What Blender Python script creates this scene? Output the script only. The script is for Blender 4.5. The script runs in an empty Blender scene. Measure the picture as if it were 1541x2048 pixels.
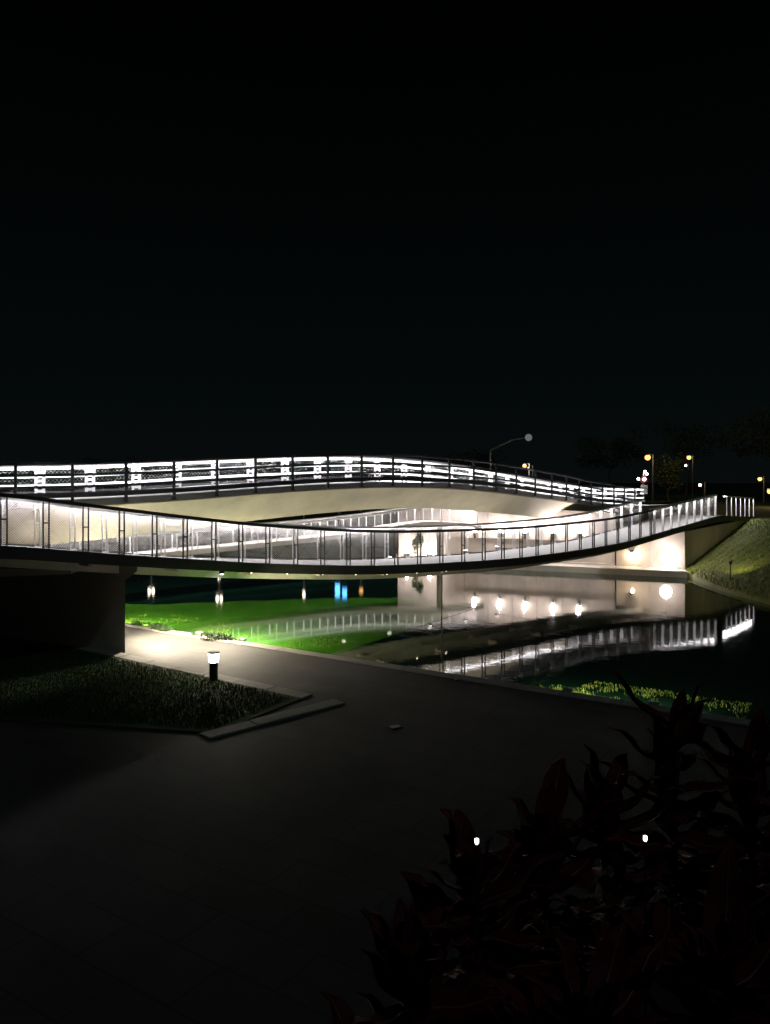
import bpy, bmesh, math, random
from mathutils import Vector, Matrix, noise
random.seed(7)
C = bpy.context.scene.collection
S = bpy.context.scene
R = math.radians

# ------------------------------------------------------------------ camera, sky, added fill sun, exposure
cam = bpy.data.cameras.new('camera'); camo = bpy.data.objects.new('camera', cam); C.objects.link(camo)
camo.location = (0, 0, 4.4); camo.rotation_euler = (R(90), 0, 0)
cam.sensor_fit = 'VERTICAL'; cam.sensor_height = 36; cam.lens = 36 * 1539 / 2048
cam.shift_y = -64 / 2048; cam.clip_end = 3000; cam.clip_start = 0.05
S.camera = camo
W = bpy.data.worlds.new('World'); S.world = W; W.use_nodes = True
nt = W.node_tree; nt.nodes.clear()
wo = nt.nodes.new('ShaderNodeOutputWorld'); bg = nt.nodes.new('ShaderNodeBackground')
tc = nt.nodes.new('ShaderNodeTexCoord'); sx = nt.nodes.new('ShaderNodeSeparateXYZ'); cr = nt.nodes.new('ShaderNodeValToRGB')
nt.links.new(tc.outputs['Generated'], sx.inputs[0]); nt.links.new(sx.outputs['Z'], cr.inputs[0])
cr.color_ramp.elements[0].position = 0.0; cr.color_ramp.elements[0].color = (0.0026, 0.0036, 0.0036, 1)
cr.color_ramp.elements[1].position = 0.5; cr.color_ramp.elements[1].color = (0.0001, 0.0002, 0.0002, 1)
e = cr.color_ramp.elements.new(0.10); e.color = (0.0015, 0.0028, 0.0030, 1)
nt.links.new(cr.outputs[0], bg.inputs[0]); bg.inputs[1].default_value = 1.0
nt.links.new(bg.outputs[0], wo.inputs[0])
ml = bpy.data.lights.new('fill_sun', 'SUN'); ml.energy = 0.065; ml.angle = R(0.5); ml.color = (0.65, 0.97, 1.0)  # faint sun lamp added to lift the dark foreground and leaves
mo = bpy.data.objects.new('fill_sun', ml); C.objects.link(mo); mo.rotation_euler = (R(38), 0, R(30))
S.view_settings.view_transform = 'Standard'; S.view_settings.look = 'None'
S.view_settings.exposure = 0.0; S.view_settings.gamma = 1.0; S.view_settings.use_curve_mapping = False
cy = S.cycles
cy.use_denoising = True; cy.max_bounces = 6; cy.diffuse_bounces = 3; cy.glossy_bounces = 4
cy.transparent_max_bounces = 8; cy.sample_clamp_indirect = 6; cy.caustics_reflective = False; cy.caustics_refractive = False

# ------------------------------------------------------------------ materials
def mat(name, col, rough=0.6, metal=0.0, var=0.0, scale=3.0, bump=0.0, bscale=40.0, col2=None, ior=1.45, spec=0.5, stretch=None):
    m = bpy.data.materials.new(name); m.use_nodes = True
    t = m.node_tree; b = t.nodes['Principled BSDF']
    b.inputs['Base Color'].default_value = (*col, 1); b.inputs['Roughness'].default_value = rough
    b.inputs['Metallic'].default_value = metal; b.inputs['IOR'].default_value = ior
    b.inputs['Specular IOR Level'].default_value = spec
    co = t.nodes.new('ShaderNodeTexCoord'); vec = co.outputs['Object']
    if stretch:
        mp = t.nodes.new('ShaderNodeMapping'); mp.inputs['Scale'].default_value = stretch
        t.links.new(vec, mp.inputs[0]); vec = mp.outputs[0]
    if var > 0 or col2:
        n = t.nodes.new('ShaderNodeTexNoise'); n.inputs['Scale'].default_value = scale
        n.inputs['Detail'].default_value = 8; n.inputs['Roughness'].default_value = 0.62
        t.links.new(vec, n.inputs['Vector'])
        r = t.nodes.new('ShaderNodeValToRGB')
        c2 = col2 or tuple(c * (1 - var) for c in col)
        r.color_ramp.elements[0].position = 0.32; r.color_ramp.elements[0].color = (*c2, 1)
        r.color_ramp.elements[1].position = 0.68; r.color_ramp.elements[1].color = (*col, 1)
        t.links.new(n.outputs['Fac'], r.inputs[0]); t.links.new(r.outputs[0], b.inputs['Base Color'])
    if bump > 0:
        n2 = t.nodes.new('ShaderNodeTexNoise'); n2.inputs['Scale'].default_value = bscale; n2.inputs['Detail'].default_value = 4
        t.links.new(vec, n2.inputs['Vector'])
        bp = t.nodes.new('ShaderNodeBump'); bp.inputs['Strength'].default_value = bump; bp.inputs['Distance'].default_value = 0.01
        t.links.new(n2.outputs['Fac'], bp.inputs['Height']); t.links.new(bp.outputs[0], b.inputs['Normal'])
    return m
def emit(name, col, strength):
    m = bpy.data.materials.new(name); m.use_nodes = True
    t = m.node_tree; t.nodes.remove(t.nodes['Principled BSDF'])
    e = t.nodes.new('ShaderNodeEmission'); e.inputs[0].default_value = (*col, 1); e.inputs[1].default_value = strength
    t.links.new(e.outputs[0], t.nodes['Material Output'].inputs[0]); return m
M = {}
M['concrete'] = mat('concrete', (0.44, 0.41, 0.37), 0.75, var=0.28, scale=0.9, bump=0.25, bscale=25)
M['soffit'] = mat('soffit', (0.50, 0.46, 0.37), 0.7, var=0.26, scale=0.9, bump=0.2, bscale=14)
M['wall'] = mat('wall', (0.56, 0.49, 0.45), 0.7, var=0.36, scale=0.8, bump=0.25, bscale=18, stretch=(1, 1, 0.35))
M['deck'] = mat('deck', (0.36, 0.36, 0.36), 0.55, var=0.2, scale=4, bump=0.2, bscale=60)
M['steel'] = mat('steel', (0.60, 0.59, 0.60), 0.5, metal=0.0, var=0.15, scale=6)
M['dark_or_backlit_steel'] = mat('dark_or_backlit_steel', (0.07, 0.075, 0.08), 0.5, metal=0.3, var=0.2, scale=5)  # own colour of beams and brackets; silhouette shade on camera-side railings
M['wire'] = mat('wire', (0.72, 0.68, 0.67), 0.45, metal=0.1)
M['paving'] = mat('paving', (0.17, 0.158, 0.135), 0.7, var=0.3, scale=0.7, bump=0.3, bscale=30)
def paving_material():
    m = mat('paving', (0.098, 0.094, 0.085), 0.7, var=0.45, scale=0.8, bump=0.3, bscale=40); t = m.node_tree; b = t.nodes['Principled BSDF']
    co = t.nodes.new('ShaderNodeTexCoord'); mp = t.nodes.new('ShaderNodeMapping'); mp.inputs['Rotation'].default_value[2] = math.atan(0.651)
    br = t.nodes.new('ShaderNodeTexBrick'); br.inputs['Scale'].default_value = 1.0; br.inputs['Brick Width'].default_value = 1.2; br.inputs['Row Height'].default_value = 0.6
    br.inputs['Mortar Size'].default_value = 0.012; br.inputs['Color1'].default_value = (1, 1, 1, 1); br.inputs['Color2'].default_value = (0.74, 0.75, 0.76, 1); br.inputs['Mortar'].default_value = (0.4, 0.4, 0.4, 1)
    mx = t.nodes.new('ShaderNodeMix'); mx.data_type = 'RGBA'; mx.blend_type = 'MULTIPLY'; mx.inputs[0].default_value = 1.0
    src = b.inputs['Base Color'].links[0].from_socket
    t.links.new(co.outputs['Object'], mp.inputs[0]); t.links.new(mp.outputs[0], br.inputs['Vector'])
    t.links.new(src, mx.inputs[6]); t.links.new(br.outputs['Color'], mx.inputs[7]); t.links.new(mx.outputs[2], b.inputs['Base Color'])
    return m
M['paving'] = paving_material()
M['kerb'] = mat('kerb', (0.36, 0.34, 0.31), 0.75, var=0.25, scale=2, bump=0.3, bscale=30)
M['soil'] = mat('soil', (0.06, 0.045, 0.035), 0.95, var=0.4, scale=6, bump=0.6, bscale=20)
M['grass'] = mat('grass', (0.05, 0.085, 0.018), 0.85, var=0.45, scale=1.2, bump=0.7, bscale=35)
M['blade'] = mat('blade', (0.035, 0.075, 0.012), 0.8, col2=(0.02, 0.045, 0.008), scale=0.8)
M['bank'] = mat('bank', (0.11, 0.125, 0.012), 0.85, var=0.5, scale=0.9, bump=0.7, bscale=25)
M['reed'] = mat('reed', (0.13, 0.17, 0.015), 0.75, col2=(0.04, 0.09, 0.012), scale=2.2)
M['hedge'] = mat('hedge', (0.05, 0.09, 0.03), 0.75, col2=(0.03, 0.055, 0.02), scale=4)
M['bark'] = mat('bark', (0.14, 0.10, 0.075), 0.9, var=0.4, scale=6, bump=0.5)
M['leaf'] = mat('leaf', (0.07, 0.09, 0.045), 0.75, col2=(0.04, 0.055, 0.025), scale=1.5)
M['lamp_body'] = mat('lamp_body', (0.03, 0.032, 0.033), 0.5, metal=0.2)
M['pole'] = mat('pole', (0.45, 0.46, 0.45), 0.5, metal=0.3)
M['white_board'] = mat('white_board', (0.7, 0.68, 0.64), 0.5, var=0.15, scale=5)
M['red_lantern'] = mat('red_lantern', (0.35, 0.05, 0.04), 0.5, var=0.3, scale=8)
M['plate'] = mat('plate', (0.5, 0.5, 0.48), 0.4, metal=0.4)
M['led'] = emit('led', (1.0, 0.95, 0.96), 130)
M['led_arch'] = emit('led_arch', (1.0, 0.96, 1.0), 190)
M['led_rail'] = emit('led_rail', (1.0, 0.97, 1.0), 2.6)
M['led_faint'] = emit('led_faint', (1.0, 0.94, 0.94), 110)
M['lens'] = emit('lens', (1.0, 0.93, 0.82), 30)
M['lens_warm'] = emit('lens_warm', (1.0, 0.50, 0.13), 2.6)
M['lens_far'] = emit('lens_far', (1.0, 0.82, 0.62), 14)
M['lens_dim'] = emit('lens_dim', (0.75, 0.85, 0.78), 0.16)
M['lens_blue'] = emit('lens_blue', (0.10, 0.42, 1.0), 5)
M['glint_dot'] = emit('glint_dot', (1.0, 0.97, 0.9), 3)  # glow that stands in for glints between leaves
M['lens_cold'] = emit('lens_cold', (0.9, 0.95, 1.0), 12)
# cordyline leaf: maroon blade, paler midrib along its length (object-space Y is the midrib)
def leaf_material():
    m = mat('maroon_leaf', (0.21, 0.018, 0.028), 0.6, col2=(0.08, 0.008, 0.014), scale=5, spec=0.2)
    return m
M['maroon'] = leaf_material()
M['midrib'] = mat('midrib', (0.22, 0.09, 0.085), 0.4)
def water_material():
    m = bpy.data.materials.new('water'); m.use_nodes = True
    t = m.node_tree; b = t.nodes['Principled BSDF']
    b.inputs['Base Color'].default_value = (0.003, 0.014, 0.010, 1)
    b.inputs['Roughness'].default_value = 0.035; b.inputs['IOR'].default_value = 1.65
    co = t.nodes.new('ShaderNodeTexCoord')
    n = t.nodes.new('ShaderNodeTexNoise'); n.inputs['Scale'].default_value = 0.35; n.inputs['Detail'].default_value = 5
    r = t.nodes.new('ShaderNodeValToRGB')
    r.color_ramp.elements[0].color = (0.002, 0.010, 0.008, 1); r.color_ramp.elements[1].color = (0.004, 0.018, 0.010, 1)
    t.links.new(co.outputs['Object'], n.inputs['Vector']); t.links.new(n.outputs['Fac'], r.inputs[0])
    t.links.new(r.outputs[0], b.inputs['Base Color'])
    n2 = t.nodes.new('ShaderNodeTexNoise'); n2.inputs['Scale'].default_value = 3.2; n2.inputs['Detail'].default_value = 3
    n2.inputs['Roughness'].default_value = 0.55
    t.links.new(co.outputs['Object'], n2.inputs['Vector'])
    bp = t.nodes.new('ShaderNodeBump'); bp.inputs['Strength'].default_value = 1.0; bp.inputs['Distance'].default_value = 0.0018
    t.links.new(n2.outputs['Fac'], bp.inputs['Height']); t.links.new(bp.outputs[0], b.inputs['Normal'])
    return m
M['water'] = water_material()
M['weed'] = mat('weed', (0.07, 0.22, 0.014), 0.05, col2=(0.025, 0.13, 0.010), scale=1.3, bump=0.04, bscale=9, ior=1.7)

# ------------------------------------------------------------------ helpers
def link(name, mesh, parent=None, m=None, smooth=False):
    o = bpy.data.objects.new(name, mesh); C.objects.link(o)
    if parent: o.parent = parent
    if m and not mesh.materials: mesh.materials.append(M[m])
    if smooth:
        for p in mesh.polygons: p.use_smooth = True
    return o
def pyd(name, v, f, m, parent=None, smooth=False):
    me = bpy.data.meshes.new(name); me.from_pydata([tuple(x) for x in v], [], f); me.update()
    return link(name, me, parent, m, smooth)
def tag(o, label=None, cat=None, group=None, kind=None):
    if label: o['label'] = label
    if cat: o['category'] = cat
    if group: o['group'] = group
    if kind: o['kind'] = kind
    return o
def empty(name, loc, label, cat, group=None, rz=0):
    o = bpy.data.objects.new(name, None); C.objects.link(o); o.location = loc; o.rotation_euler[2] = rz
    o.empty_display_size = 0.2
    return tag(o, label, cat, group)
def bmesh_obj(name, bm, m, parent=None, smooth=False):
    bmesh.ops.recalc_face_normals(bm, faces=bm.faces)
    me = bpy.data.meshes.new(name); bm.to_mesh(me); bm.free()
    return link(name, me, parent, m, smooth)
def add_box(bm, c, d, rz=0.0, bevel=0.0):
    r = bmesh.ops.create_cube(bm, size=1)
    mtx = Matrix.Translation(c) @ Matrix.Rotation(rz, 4, 'Z') @ Matrix.Diagonal((*d, 1))
    bmesh.ops.transform(bm, matrix=mtx, verts=r['verts'])
    if bevel:
        es = set(e for v in r['verts'] for e in v.link_edges)
        bmesh.ops.bevel(bm, geom=list(es), offset=bevel, segments=2, affect='EDGES', profile=0.5)
def add_cyl(bm, a, b, r0, r1=None, n=12):
    a = Vector(a); b = Vector(b); d = b - a; r1 = r0 if r1 is None else r1
    r = bmesh.ops.create_cone(bm, cap_ends=True, segments=n, radius1=r0, radius2=r1, depth=d.length)
    q = Vector((0, 0, 1)).rotation_difference(d.normalized()).to_matrix().to_4x4()
    bmesh.ops.transform(bm, matrix=Matrix.Translation((a + b) / 2) @ q, verts=r['verts'])
def add_lathe(bm, prof, n=20, c=(0, 0, 0)):
    rings = []
    for r, z in prof:
        rings.append([bm.verts.new((c[0] + r * math.cos(2 * math.pi * k / n), c[1] + r * math.sin(2 * math.pi * k / n), c[2] + z)) for k in range(n)])
    for a, b in zip(rings, rings[1:]):
        for k in range(n): bm.faces.new((a[k], a[(k + 1) % n], b[(k + 1) % n], b[k]))
    bm.faces.new(rings[0][::-1]); bm.faces.new(rings[-1])
def prism(name, poly, z0, z1, m, parent=None, ztop=None):
    n = len(poly); zt = ztop or [z1] * n
    v = [(x, y, z0) for x, y in poly] + [(x, y, z) for (x, y), z in zip(poly, zt)]
    bm = bmesh.new(); vs = [bm.verts.new(p) for p in v]
    bm.faces.new(vs[:n]); bm.faces.new(vs[n:])
    for k in range(n): bm.faces.new((vs[k], vs[(k + 1) % n], vs[n + (k + 1) % n], vs[n + k]))
    return bmesh_obj(name, bm, m, parent)
def dense(pts, step=0.3):
    P = [Vector(p) for p in pts]; P = [P[0] * 2 - P[1]] + P + [P[-1] * 2 - P[-2]]
    out = []
    for i in range(1, len(P) - 2):
        n = max(2, int((P[i + 1] - P[i]).length / 0.1))
        for k in range(n):
            t = k / n; a, b, c, d = P[i - 1:i + 3]
            out.append(0.5 * ((2 * b) + (c - a) * t + (2 * a - 5 * b + 4 * c - d) * t * t + (3 * b - a - 3 * c + d) * t ** 3))
    out.append(P[-2])
    for _ in range(6):                                        # fair the plan and the profile
        out = [out[0]] + [(a + b * 2 + c) / 4 for a, b, c in zip(out, out[1:], out[2:])] + [out[-1]]
    return resample(out, step)
def resample(pts, step):
    L = [0]
    for a, b in zip(pts, pts[1:]): L.append(L[-1] + (b - a).length)
    n = max(1, round(L[-1] / step)); res = []; j = 0
    for k in range(n + 1):
        s = L[-1] * k / n
        while j < len(L) - 2 and L[j + 1] < s: j += 1
        t = (s - L[j]) / max(1e-6, L[j + 1] - L[j]); res.append(pts[j].lerp(pts[j + 1], min(1, t)))
    return res
def normals(path):
    out = []
    for i in range(len(path)):
        d = path[min(i + 1, len(path) - 1)] - path[max(i - 1, 0)]; d.z = 0; d.normalize()
        out.append(Vector((-d.y, d.x, 0)))
    return out
def offset(path, u, w=0.0):
    return [p + n * u + Vector((0, 0, w)) for p, n in zip(path, normals(path))]
def sweep(name, path, sec, m, parent=None, closed=True, smooth=False):
    ns = normals(path); v = []; f = []
    secs = sec if callable(sec) else (lambda t: sec)
    N = len(path)
    for i, (p, n) in enumerate(zip(path, ns)):
        s = secs(i / (N - 1)); k = len(s)
        v += [p + n * u + Vector((0, 0, w)) for u, w in s]
    for i in range(N - 1):
        for j in range(k if closed else k - 1):
            a = i * k + j; b = i * k + (j + 1) % k
            f.append((a, b, b + k, a + k))
    if closed: f += [tuple(range(k))[::-1], tuple(range((N - 1) * k, N * k))]
    return pyd(name, v, f, m, parent, smooth)
def rect(u0, u1, w0, w1): return [(u0, w0), (u1, w0), (u1, w1), (u0, w1)]

post_mesh = {}
def post_data(h, plates, below, m='steel'):
    key = (round(h, 2), plates, below, m)
    if key not in post_mesh:
        bm = bmesh.new()
        if plates == 2:
            for s in (-1, 1): add_box(bm, (s * 0.065, 0, (h - below) / 2), (0.018, 0.05, h + below), bevel=0.003)
            add_box(bm, (0, 0, 0.03), (0.112, 0.05, 0.02)); add_box(bm, (0, 0, h * 0.55), (0.112, 0.03, 0.03))
        elif plates == 4:
            add_box(bm, (0, 0, (h - below) / 2), (0.085, 0.06, h + below), bevel=0.005)
        elif plates == 3:
            for s in (-1, 1): add_box(bm, (s * 0.11, 0, (h - below) / 2), (0.085, 0.05, h + below), bevel=0.004)
            for z in (0.22, 0.53, 0.80): add_box(bm, (0, 0, z), (0.14, 0.035, 0.085))
        else:
            add_box(bm, (0, 0, (h - below) / 2), (0.04, 0.045, h + below), bevel=0.004)
        add_box(bm, (0, 0, -below + 0.012), (0.20, 0.12, 0.02), bevel=0.003)
        me = bpy.data.meshes.new('post'); bm.to_mesh(me); bm.free(); me.materials.append(M[m])
        post_mesh[key] = me
    return post_mesh[key]
def wire_panel(p0, p1, h, sp, r, railing):
    """diamond wire net between two posts, real round-ish wires"""
    a = p0; d = p1 - p0; L = Vector((d.x, d.y, 0)).length; ux = d / L
    v = []; f = []
    v0 = 0.07
    def wire(s, e):
        q0 = a + ux * s[0] + Vector((0, 0, s[1])); q1 = a + ux * e[0] + Vector((0, 0, e[1]))
        dr = (q1 - q0).normalized(); nn = Vector((-ux.y, ux.x, 0)).normalized(); mm = dr.cross(nn)
        b = len(v)
        for q in (q0, q1):
            for ang in (0, 2.094, 4.189): v.append(q + nn * (r * math.cos(ang)) + mm * (r * math.sin(ang)))
        for k in range(3): f.append((b + k, b + (k + 1) % 3, b + 3 + (k + 1) % 3, b + 3 + k))
    H = h - v0 - 0.05; k = 1.0
    n = int((L + H) / sp)
    for i in range(n + 1):
        c = i * sp
        s0, t0 = (c, 0) if c <= L else (L, c - L)
        s1, t1 = (c - H, H) if c - H >= 0 else (0, c)
        if abs(s0 - s1) < 0.03: continue
        wire((s0, v0 + t0), (s1, v0 + t1)); wire((L - s0, v0 + t0), (L - s1, v0 + t1))
    return pyd('mesh_panel', v, f, 'wire', railing)
def railing(parent, path, h, spacing, inner, m='steel', rh=0.035, lu=(0.11, 0.15), rail_led=None, fine_from=0.3, rails=(), plates=2, below=0.0, net=None, label=None, led='led', first=0.35):
    """path: deck-edge line; inner: +1 / -1 side of the deck. The handrail is the part, the rest its sub-parts."""
    q = inner
    prof = [(-0.045, -0.065), (-0.028, -0.065), (-0.028, -0.012), (lu[1] + .015, -0.012), (lu[1] + .015, -0.033), (lu[1] + .03, -0.033), (lu[1] + .03, 0.02), (-0.045, 0.02)] if led else rect(-0.045, 0.05, -0.05, 0.02)
    hr = sweep('railing', offset(path, 0, h), [(u * q, w) for u, w in prof], m, parent)
    if label: hr['label'] = label
    for w in rails:
        sweep('rail', offset(path, 0, w), rect(-0.015, 0.015, -rh, rh), m, hr)
        if rail_led: sweep('light_strip', offset(path, 0.019 * q, w), [(0, -rh * .7), (0, rh * .7)], rail_led, hr, closed=False)
    if led:
        u0, u1 = lu[0] * q, lu[1] * q
        sweep('light_strip', offset(path, 0, h - 0.018), [(u0, 0), (u1, 0.0)], led, hr, closed=False)
    L = sum((b - a).length for a, b in zip(path, path[1:])); n = max(1, round((L - first) / spacing))
    P = resample(path, L / 2000); me = post_data(h - 0.04, plates, below, m); prev = None
    for k in range(n + 1):
        s = min(L - 0.1, first + k * spacing)
        if first + k * spacing > L + 0.05: break
        i = min(len(P) - 2, int(s / L * (len(P) - 1))); p = P[i]; d = P[i + 1] - P[i]
        o = link('post', me, hr); o.location = p; o.rotation_euler[2] = math.atan2(d.y, d.x)
        if net and prev is not None:
            g = net if p.x < fine_from else (0.085, 0.0013)
            wire_panel(prev, p, h, g[0], g[1], hr)
        prev = p
    return hr
def lamp(name, loc, energy, col, parent=None, kind='POINT', target=None, size=0.1, angle=90, blend=0.5):
    l = bpy.data.lights.new(name, kind); l.energy = energy; l.color = col; l.shadow_soft_size = size
    if kind == 'SPOT': l.spot_size = R(angle); l.spot_blend = blend
    o = bpy.data.objects.new(name, l); C.objects.link(o); o.location = loc
    if target is not None:
        o.rotation_euler = (Vector(target) - Vector(loc)).to_track_quat('-Z', 'Y').to_euler()
    if parent:
        o.parent = parent; o.matrix_parent_inverse = (Matrix.Translation(parent.location) @ parent.rotation_euler.to_matrix().to_4x4()).inverted()
    return o

# ------------------------------------------------------------------ the setting
def quay_y(x): return 17.55 - 0.651 * x
water = pyd('water', [(-140, -5, 0), (140, -5, 0), (140, 140, 0), (-140, 140, 0)], [(0, 1, 2, 3)], 'water')
tag(water, kind='structure')
ground = pyd('ground', [(-900, -900, -1.6), (900, -900, -1.6), (900, 1500, -1.6), (-900, 1500, -1.6)], [(0, 1, 2, 3)], 'soil')
tag(ground, kind='structure')
prom = prism('promenade', [(-70, quay_y(-70)), (-70, -40), (70, -40), (70, quay_y(70)), (36, quay_y(36))], -1.5, 0.2, 'paving')
tag(prom, kind='structure')
# quay coping stones along the water's edge
dq = Vector((1, -0.651, 0)).normalized(); nq = Vector((0.651, 1, 0)).normalized()
cop = empty('quay_edge', (-4, quay_y(-4), 0.2), 'long pale stone coping along the water edge of the promenade', 'kerb')
bm = bmesh.new(); add_box(bm, (0, 0, 0), (1.19, 0.34, 0.10), bevel=0.012); cme = bpy.data.meshes.new('coping_stone'); bm.to_mesh(cme); bm.free(); cme.materials.append(M['kerb'])
for k in range(-12, 20):
    o = link('coping_stone', cme, cop); o.location = dq * (k * 1.2) - nq * 0.15 + Vector((0, 0, -0.025 + random.uniform(-.003, .003)))
    o.rotation_euler[2] = math.atan2(dq.y, dq.x) + random.uniform(-.004, .004)
far_shore = prism('far_shore', [(-140, 52), (-40, 49.5), (-10, 48), (0.2, 46.5), (0.7, 41.9), (12, 60), (140, 140), (-140, 140)], -1.5, 0.35, 'grass')
tag(far_shore, kind='structure')
# the bank on the right: a ruled grass slope from the water up to the plateau
toe = dense([(13.95, 35.95, 0.22), (13.45, 32, 0.15), (13.5, 28, 0.12), (14.6, 22, 0.12), (18, 15, 0.15), (26, 10, 0.2)], 0.6)
crest = resample(dense([(19.75, 41.75, 2.3), (20.5, 37.5, 2.35), (21.5, 31, 2.3), (23.5, 23, 2.2), (28, 16, 2.1), (36, 12, 2.1)], 0.3), 1)
crest = resample(crest, 0.01); crest = [crest[int(i * (len(crest) - 1) / (len(toe) - 1))] for i in range(len(toe))]
v = []; f = []; K = 14
for i, (a, b) in enumerate(zip(toe, crest)):
    v.append(Vector((a.x - 0.5, a.y, -1.4)))
    for k in range(K + 1):
        t = k / K; p = a.lerp(b, t); p.z += 0.18 * math.sin(math.pi * t) * (noise.noise(p * 0.35) + 0.2) if 0 < i else 0; v.append(p)
    v.append(Vector((b.x + 110, b.y + (b.y - 30) * 3, 2.4)))
w_ = K + 3
for i in range(len(toe) - 1):
    for k in range(w_ - 1): f.append((i * w_ + k, i * w_ + k + 1, (i + 1) * w_ + k + 1, (i + 1) * w_ + k))
bank = pyd('grass_bank', v, f, 'bank', smooth=True); tag(bank, kind='structure')
plateau = prism('plateau', [(1.2, 41.9), (11.4, 37.5), (14.2, 36.3), (20, 42), (140, 90), (140, 160), (10, 160)], -1.5, 2.3, 'grass', ztop=[1.9, 1.9, 1.7, 2.3, 2.4, 2.4, 2.2])
tag(plateau, kind='structure')
shore_strip = prism('shore_ledge', [(0.4, 40.2), (11.0, 35.7), (13.6, 34.6), (13.95, 36.2), (11.2, 37.6), (0.9, 42)], -1.5, 0.28, 'concrete')
tag(shore_strip, kind='structure')
terrace = prism('planting_terrace', [(-0.6, 0.9), (-0.35, 2.3), (0.5, 3.5), (6, 4.3), (9, 1), (9, -6), (-6, -6), (-6, 0.4)], -1.5, 2.35, 'soil')
tag(terrace, kind='structure')

# lawn wedge with its kerbs and the second bed
lawn = prism('lawn', [(-24, 26), (-9.6, 19.9), (-7.7, 19.0), (-3.71, 16.35), (-1.6, 14.72), (-2.81, 12.72), (-4.87, 13.1), (-24, 16.4)], 0.1, 0.225, 'grass')
tag(lawn, kind='structure')
def kerb_run(a, b, label, w=0.24, h=0.22, L=1.0):
    a = Vector((*a, 0)); b = Vector((*b, 0)); d = b - a; n = max(1, round(d.length / L)); st = d.length / n
    t = empty('kerb', (a.x, a.y, 0.2), label, 'kerb', rz=math.atan2(d.y, d.x))
    bm = bmesh.new(); add_box(bm, (0, 0, h / 2 - 0.185), (st - 0.012, w, h), bevel=0.012)
    me = bpy.data.meshes.new('kerb_stone'); bm.to_mesh(me); bm.free(); me.materials.append(M['kerb'])
    for k in range(n):
        o = link('kerb_stone', me, t); o.location = (st * (k + 0.5), random.uniform(-.006, .006), random.uniform(-.005, .005))
    return t
kerb_run((-7.75, 19.35), (-1.5, 14.85), 'pale kerb between the lit promenade and the dark lawn', w=0.34)
kerb_run((-0.86, 14.55), (-2.95, 12.55), 'pale kerb in shadow slanting across the dark promenade below the lawn corner', w=0.34)

def blades(name, pts, hmin, hmax, m, label, cat, wid=0.006, lean=0.4, parent=None):
    v = []; f = []
    for p in pts:
        h = random.uniform(hmin, hmax); a = random.uniform(0, 6.283); lx = math.cos(a) * h * lean * random.random(); ly = math.sin(a) * h * lean * random.random()
        b = a + 1.57; dx = math.cos(b) * wid; dy = math.sin(b) * wid; i = len(v)
        v += [p + Vector((-dx, -dy, 0)), p + Vector((dx, dy, 0)), p + Vector((lx * .4 + dx * .7, ly * .4 + dy * .7, h * .6)), p + Vector((lx * .4 - dx * .7, ly * .4 - dy * .7, h * .6)), p + Vector((lx, ly, h))]
        f += [(i, i + 1, i + 2, i + 3), (i + 3, i + 2, i + 4)]
    o = pyd(name, v, f, m, parent); tag(o, label, cat, kind='stuff'); return o
def inside(p, poly):
    r = False; j = len(poly) - 1
    for i in range(len(poly)):
        (xi, yi), (xj, yj) = poly[i], poly[j]
        if (yi > p[1]) != (yj > p[1]) and p[0] < (xj - xi) * (p[1] - yi) / (yj - yi) + xi: r = not r
        j = i
    return r
lp = [(-10.5, 20.2), (-7.7, 18.9), (-3.71, 16.2), (-1.75, 14.7), (-2.9, 12.85), (-4.87, 13.25), (-11, 14.3)]
pts = []
while len(pts) < 42000:
    q = (random.uniform(-11, -1.6), random.uniform(12.8, 20.2))
    if inside(q, lp): pts.append(Vector((q[0], q[1], 0.22)))
blades('lawn_grass', pts, 0.03, 0.075, 'blade', 'short dark green grass on the lawn beside the promenade', 'grass')
pts = []
for _ in range(30000):
    i = random.randrange(len(toe) - 1); t = random.random(); a = toe[i].lerp(toe[i + 1], random.random()); b = crest[i].lerp(crest[i + 1], random.random())
    p = a.lerp(b, t); pts.append(p + Vector((0, 0, 0.0)))
blades('bank_grass', pts, 0.05, 0.14, 'reed', 'yellow green grass on the bank right of the abutment', 'grass', wid=0.012)
# waterside grass growing from the shallows against the quay
def quay_pts(x0, x1, n, d0, d1):
    out = []
    for _ in range(n):
        x = random.uniform(x0, x1); b = Vector((x, quay_y(x), 0)) + nq * (d0 + (d1 - d0) * random.random() ** 1.6)
        if noise.noise(b * 0.9) + 0.6 * noise.noise(b * 3.1) > 0.1 + 0.25 * random.uniform(-1, 1): out.append(b)
    return out
blades('waterside_grass', quay_pts(2.8, 6.2, 7000, 0.25, 1.9) + quay_pts(-9, -2.2, 6000, 0.5, 2.6), 0.006, 0.045, 'reed', 'yellow green grass growing in the shallows along the quay', 'grass', wid=0.008)

# floating green weed on the shallows off the quay
lo = resample([Vector((x, y, 0.006)) for x, y in ((-14, quay_y(-14) + .02), (-1.7, quay_y(-1.7) + .02), (3.1, 26.4))], 0.02)
hi = resample([Vector((x, y, 0.006)) for x, y in ((-14, 30), (-9, 27.2), (-5.7, 27.8), (-1.3, 28.8), (1.8, 28.4), (3.1, 26.6))], 0.02)
v = []; f = []; nx, nd = 80, 8
for i in range(nx + 1):
    a = lo[int((len(lo) - 1) * i / nx)]; b = hi[int((len(hi) - 1) * i / nx)]
    for k in range(nd + 1):
        p = a.lerp(b, k / nd)
        if k == nd: p += Vector((0, 0.35 * noise.noise(p * 0.9), 0))
        v.append(p)
for i in range(nx):
    for k in range(nd): a = i * (nd + 1) + k; f.append((a, a + nd + 1, a + nd + 2, a + 1))
weed = pyd('pond_weed', v, f, 'weed'); tag(weed, 'bright green weed floating on the lit water beside the quay', 'pond weed', kind='stuff')
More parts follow.
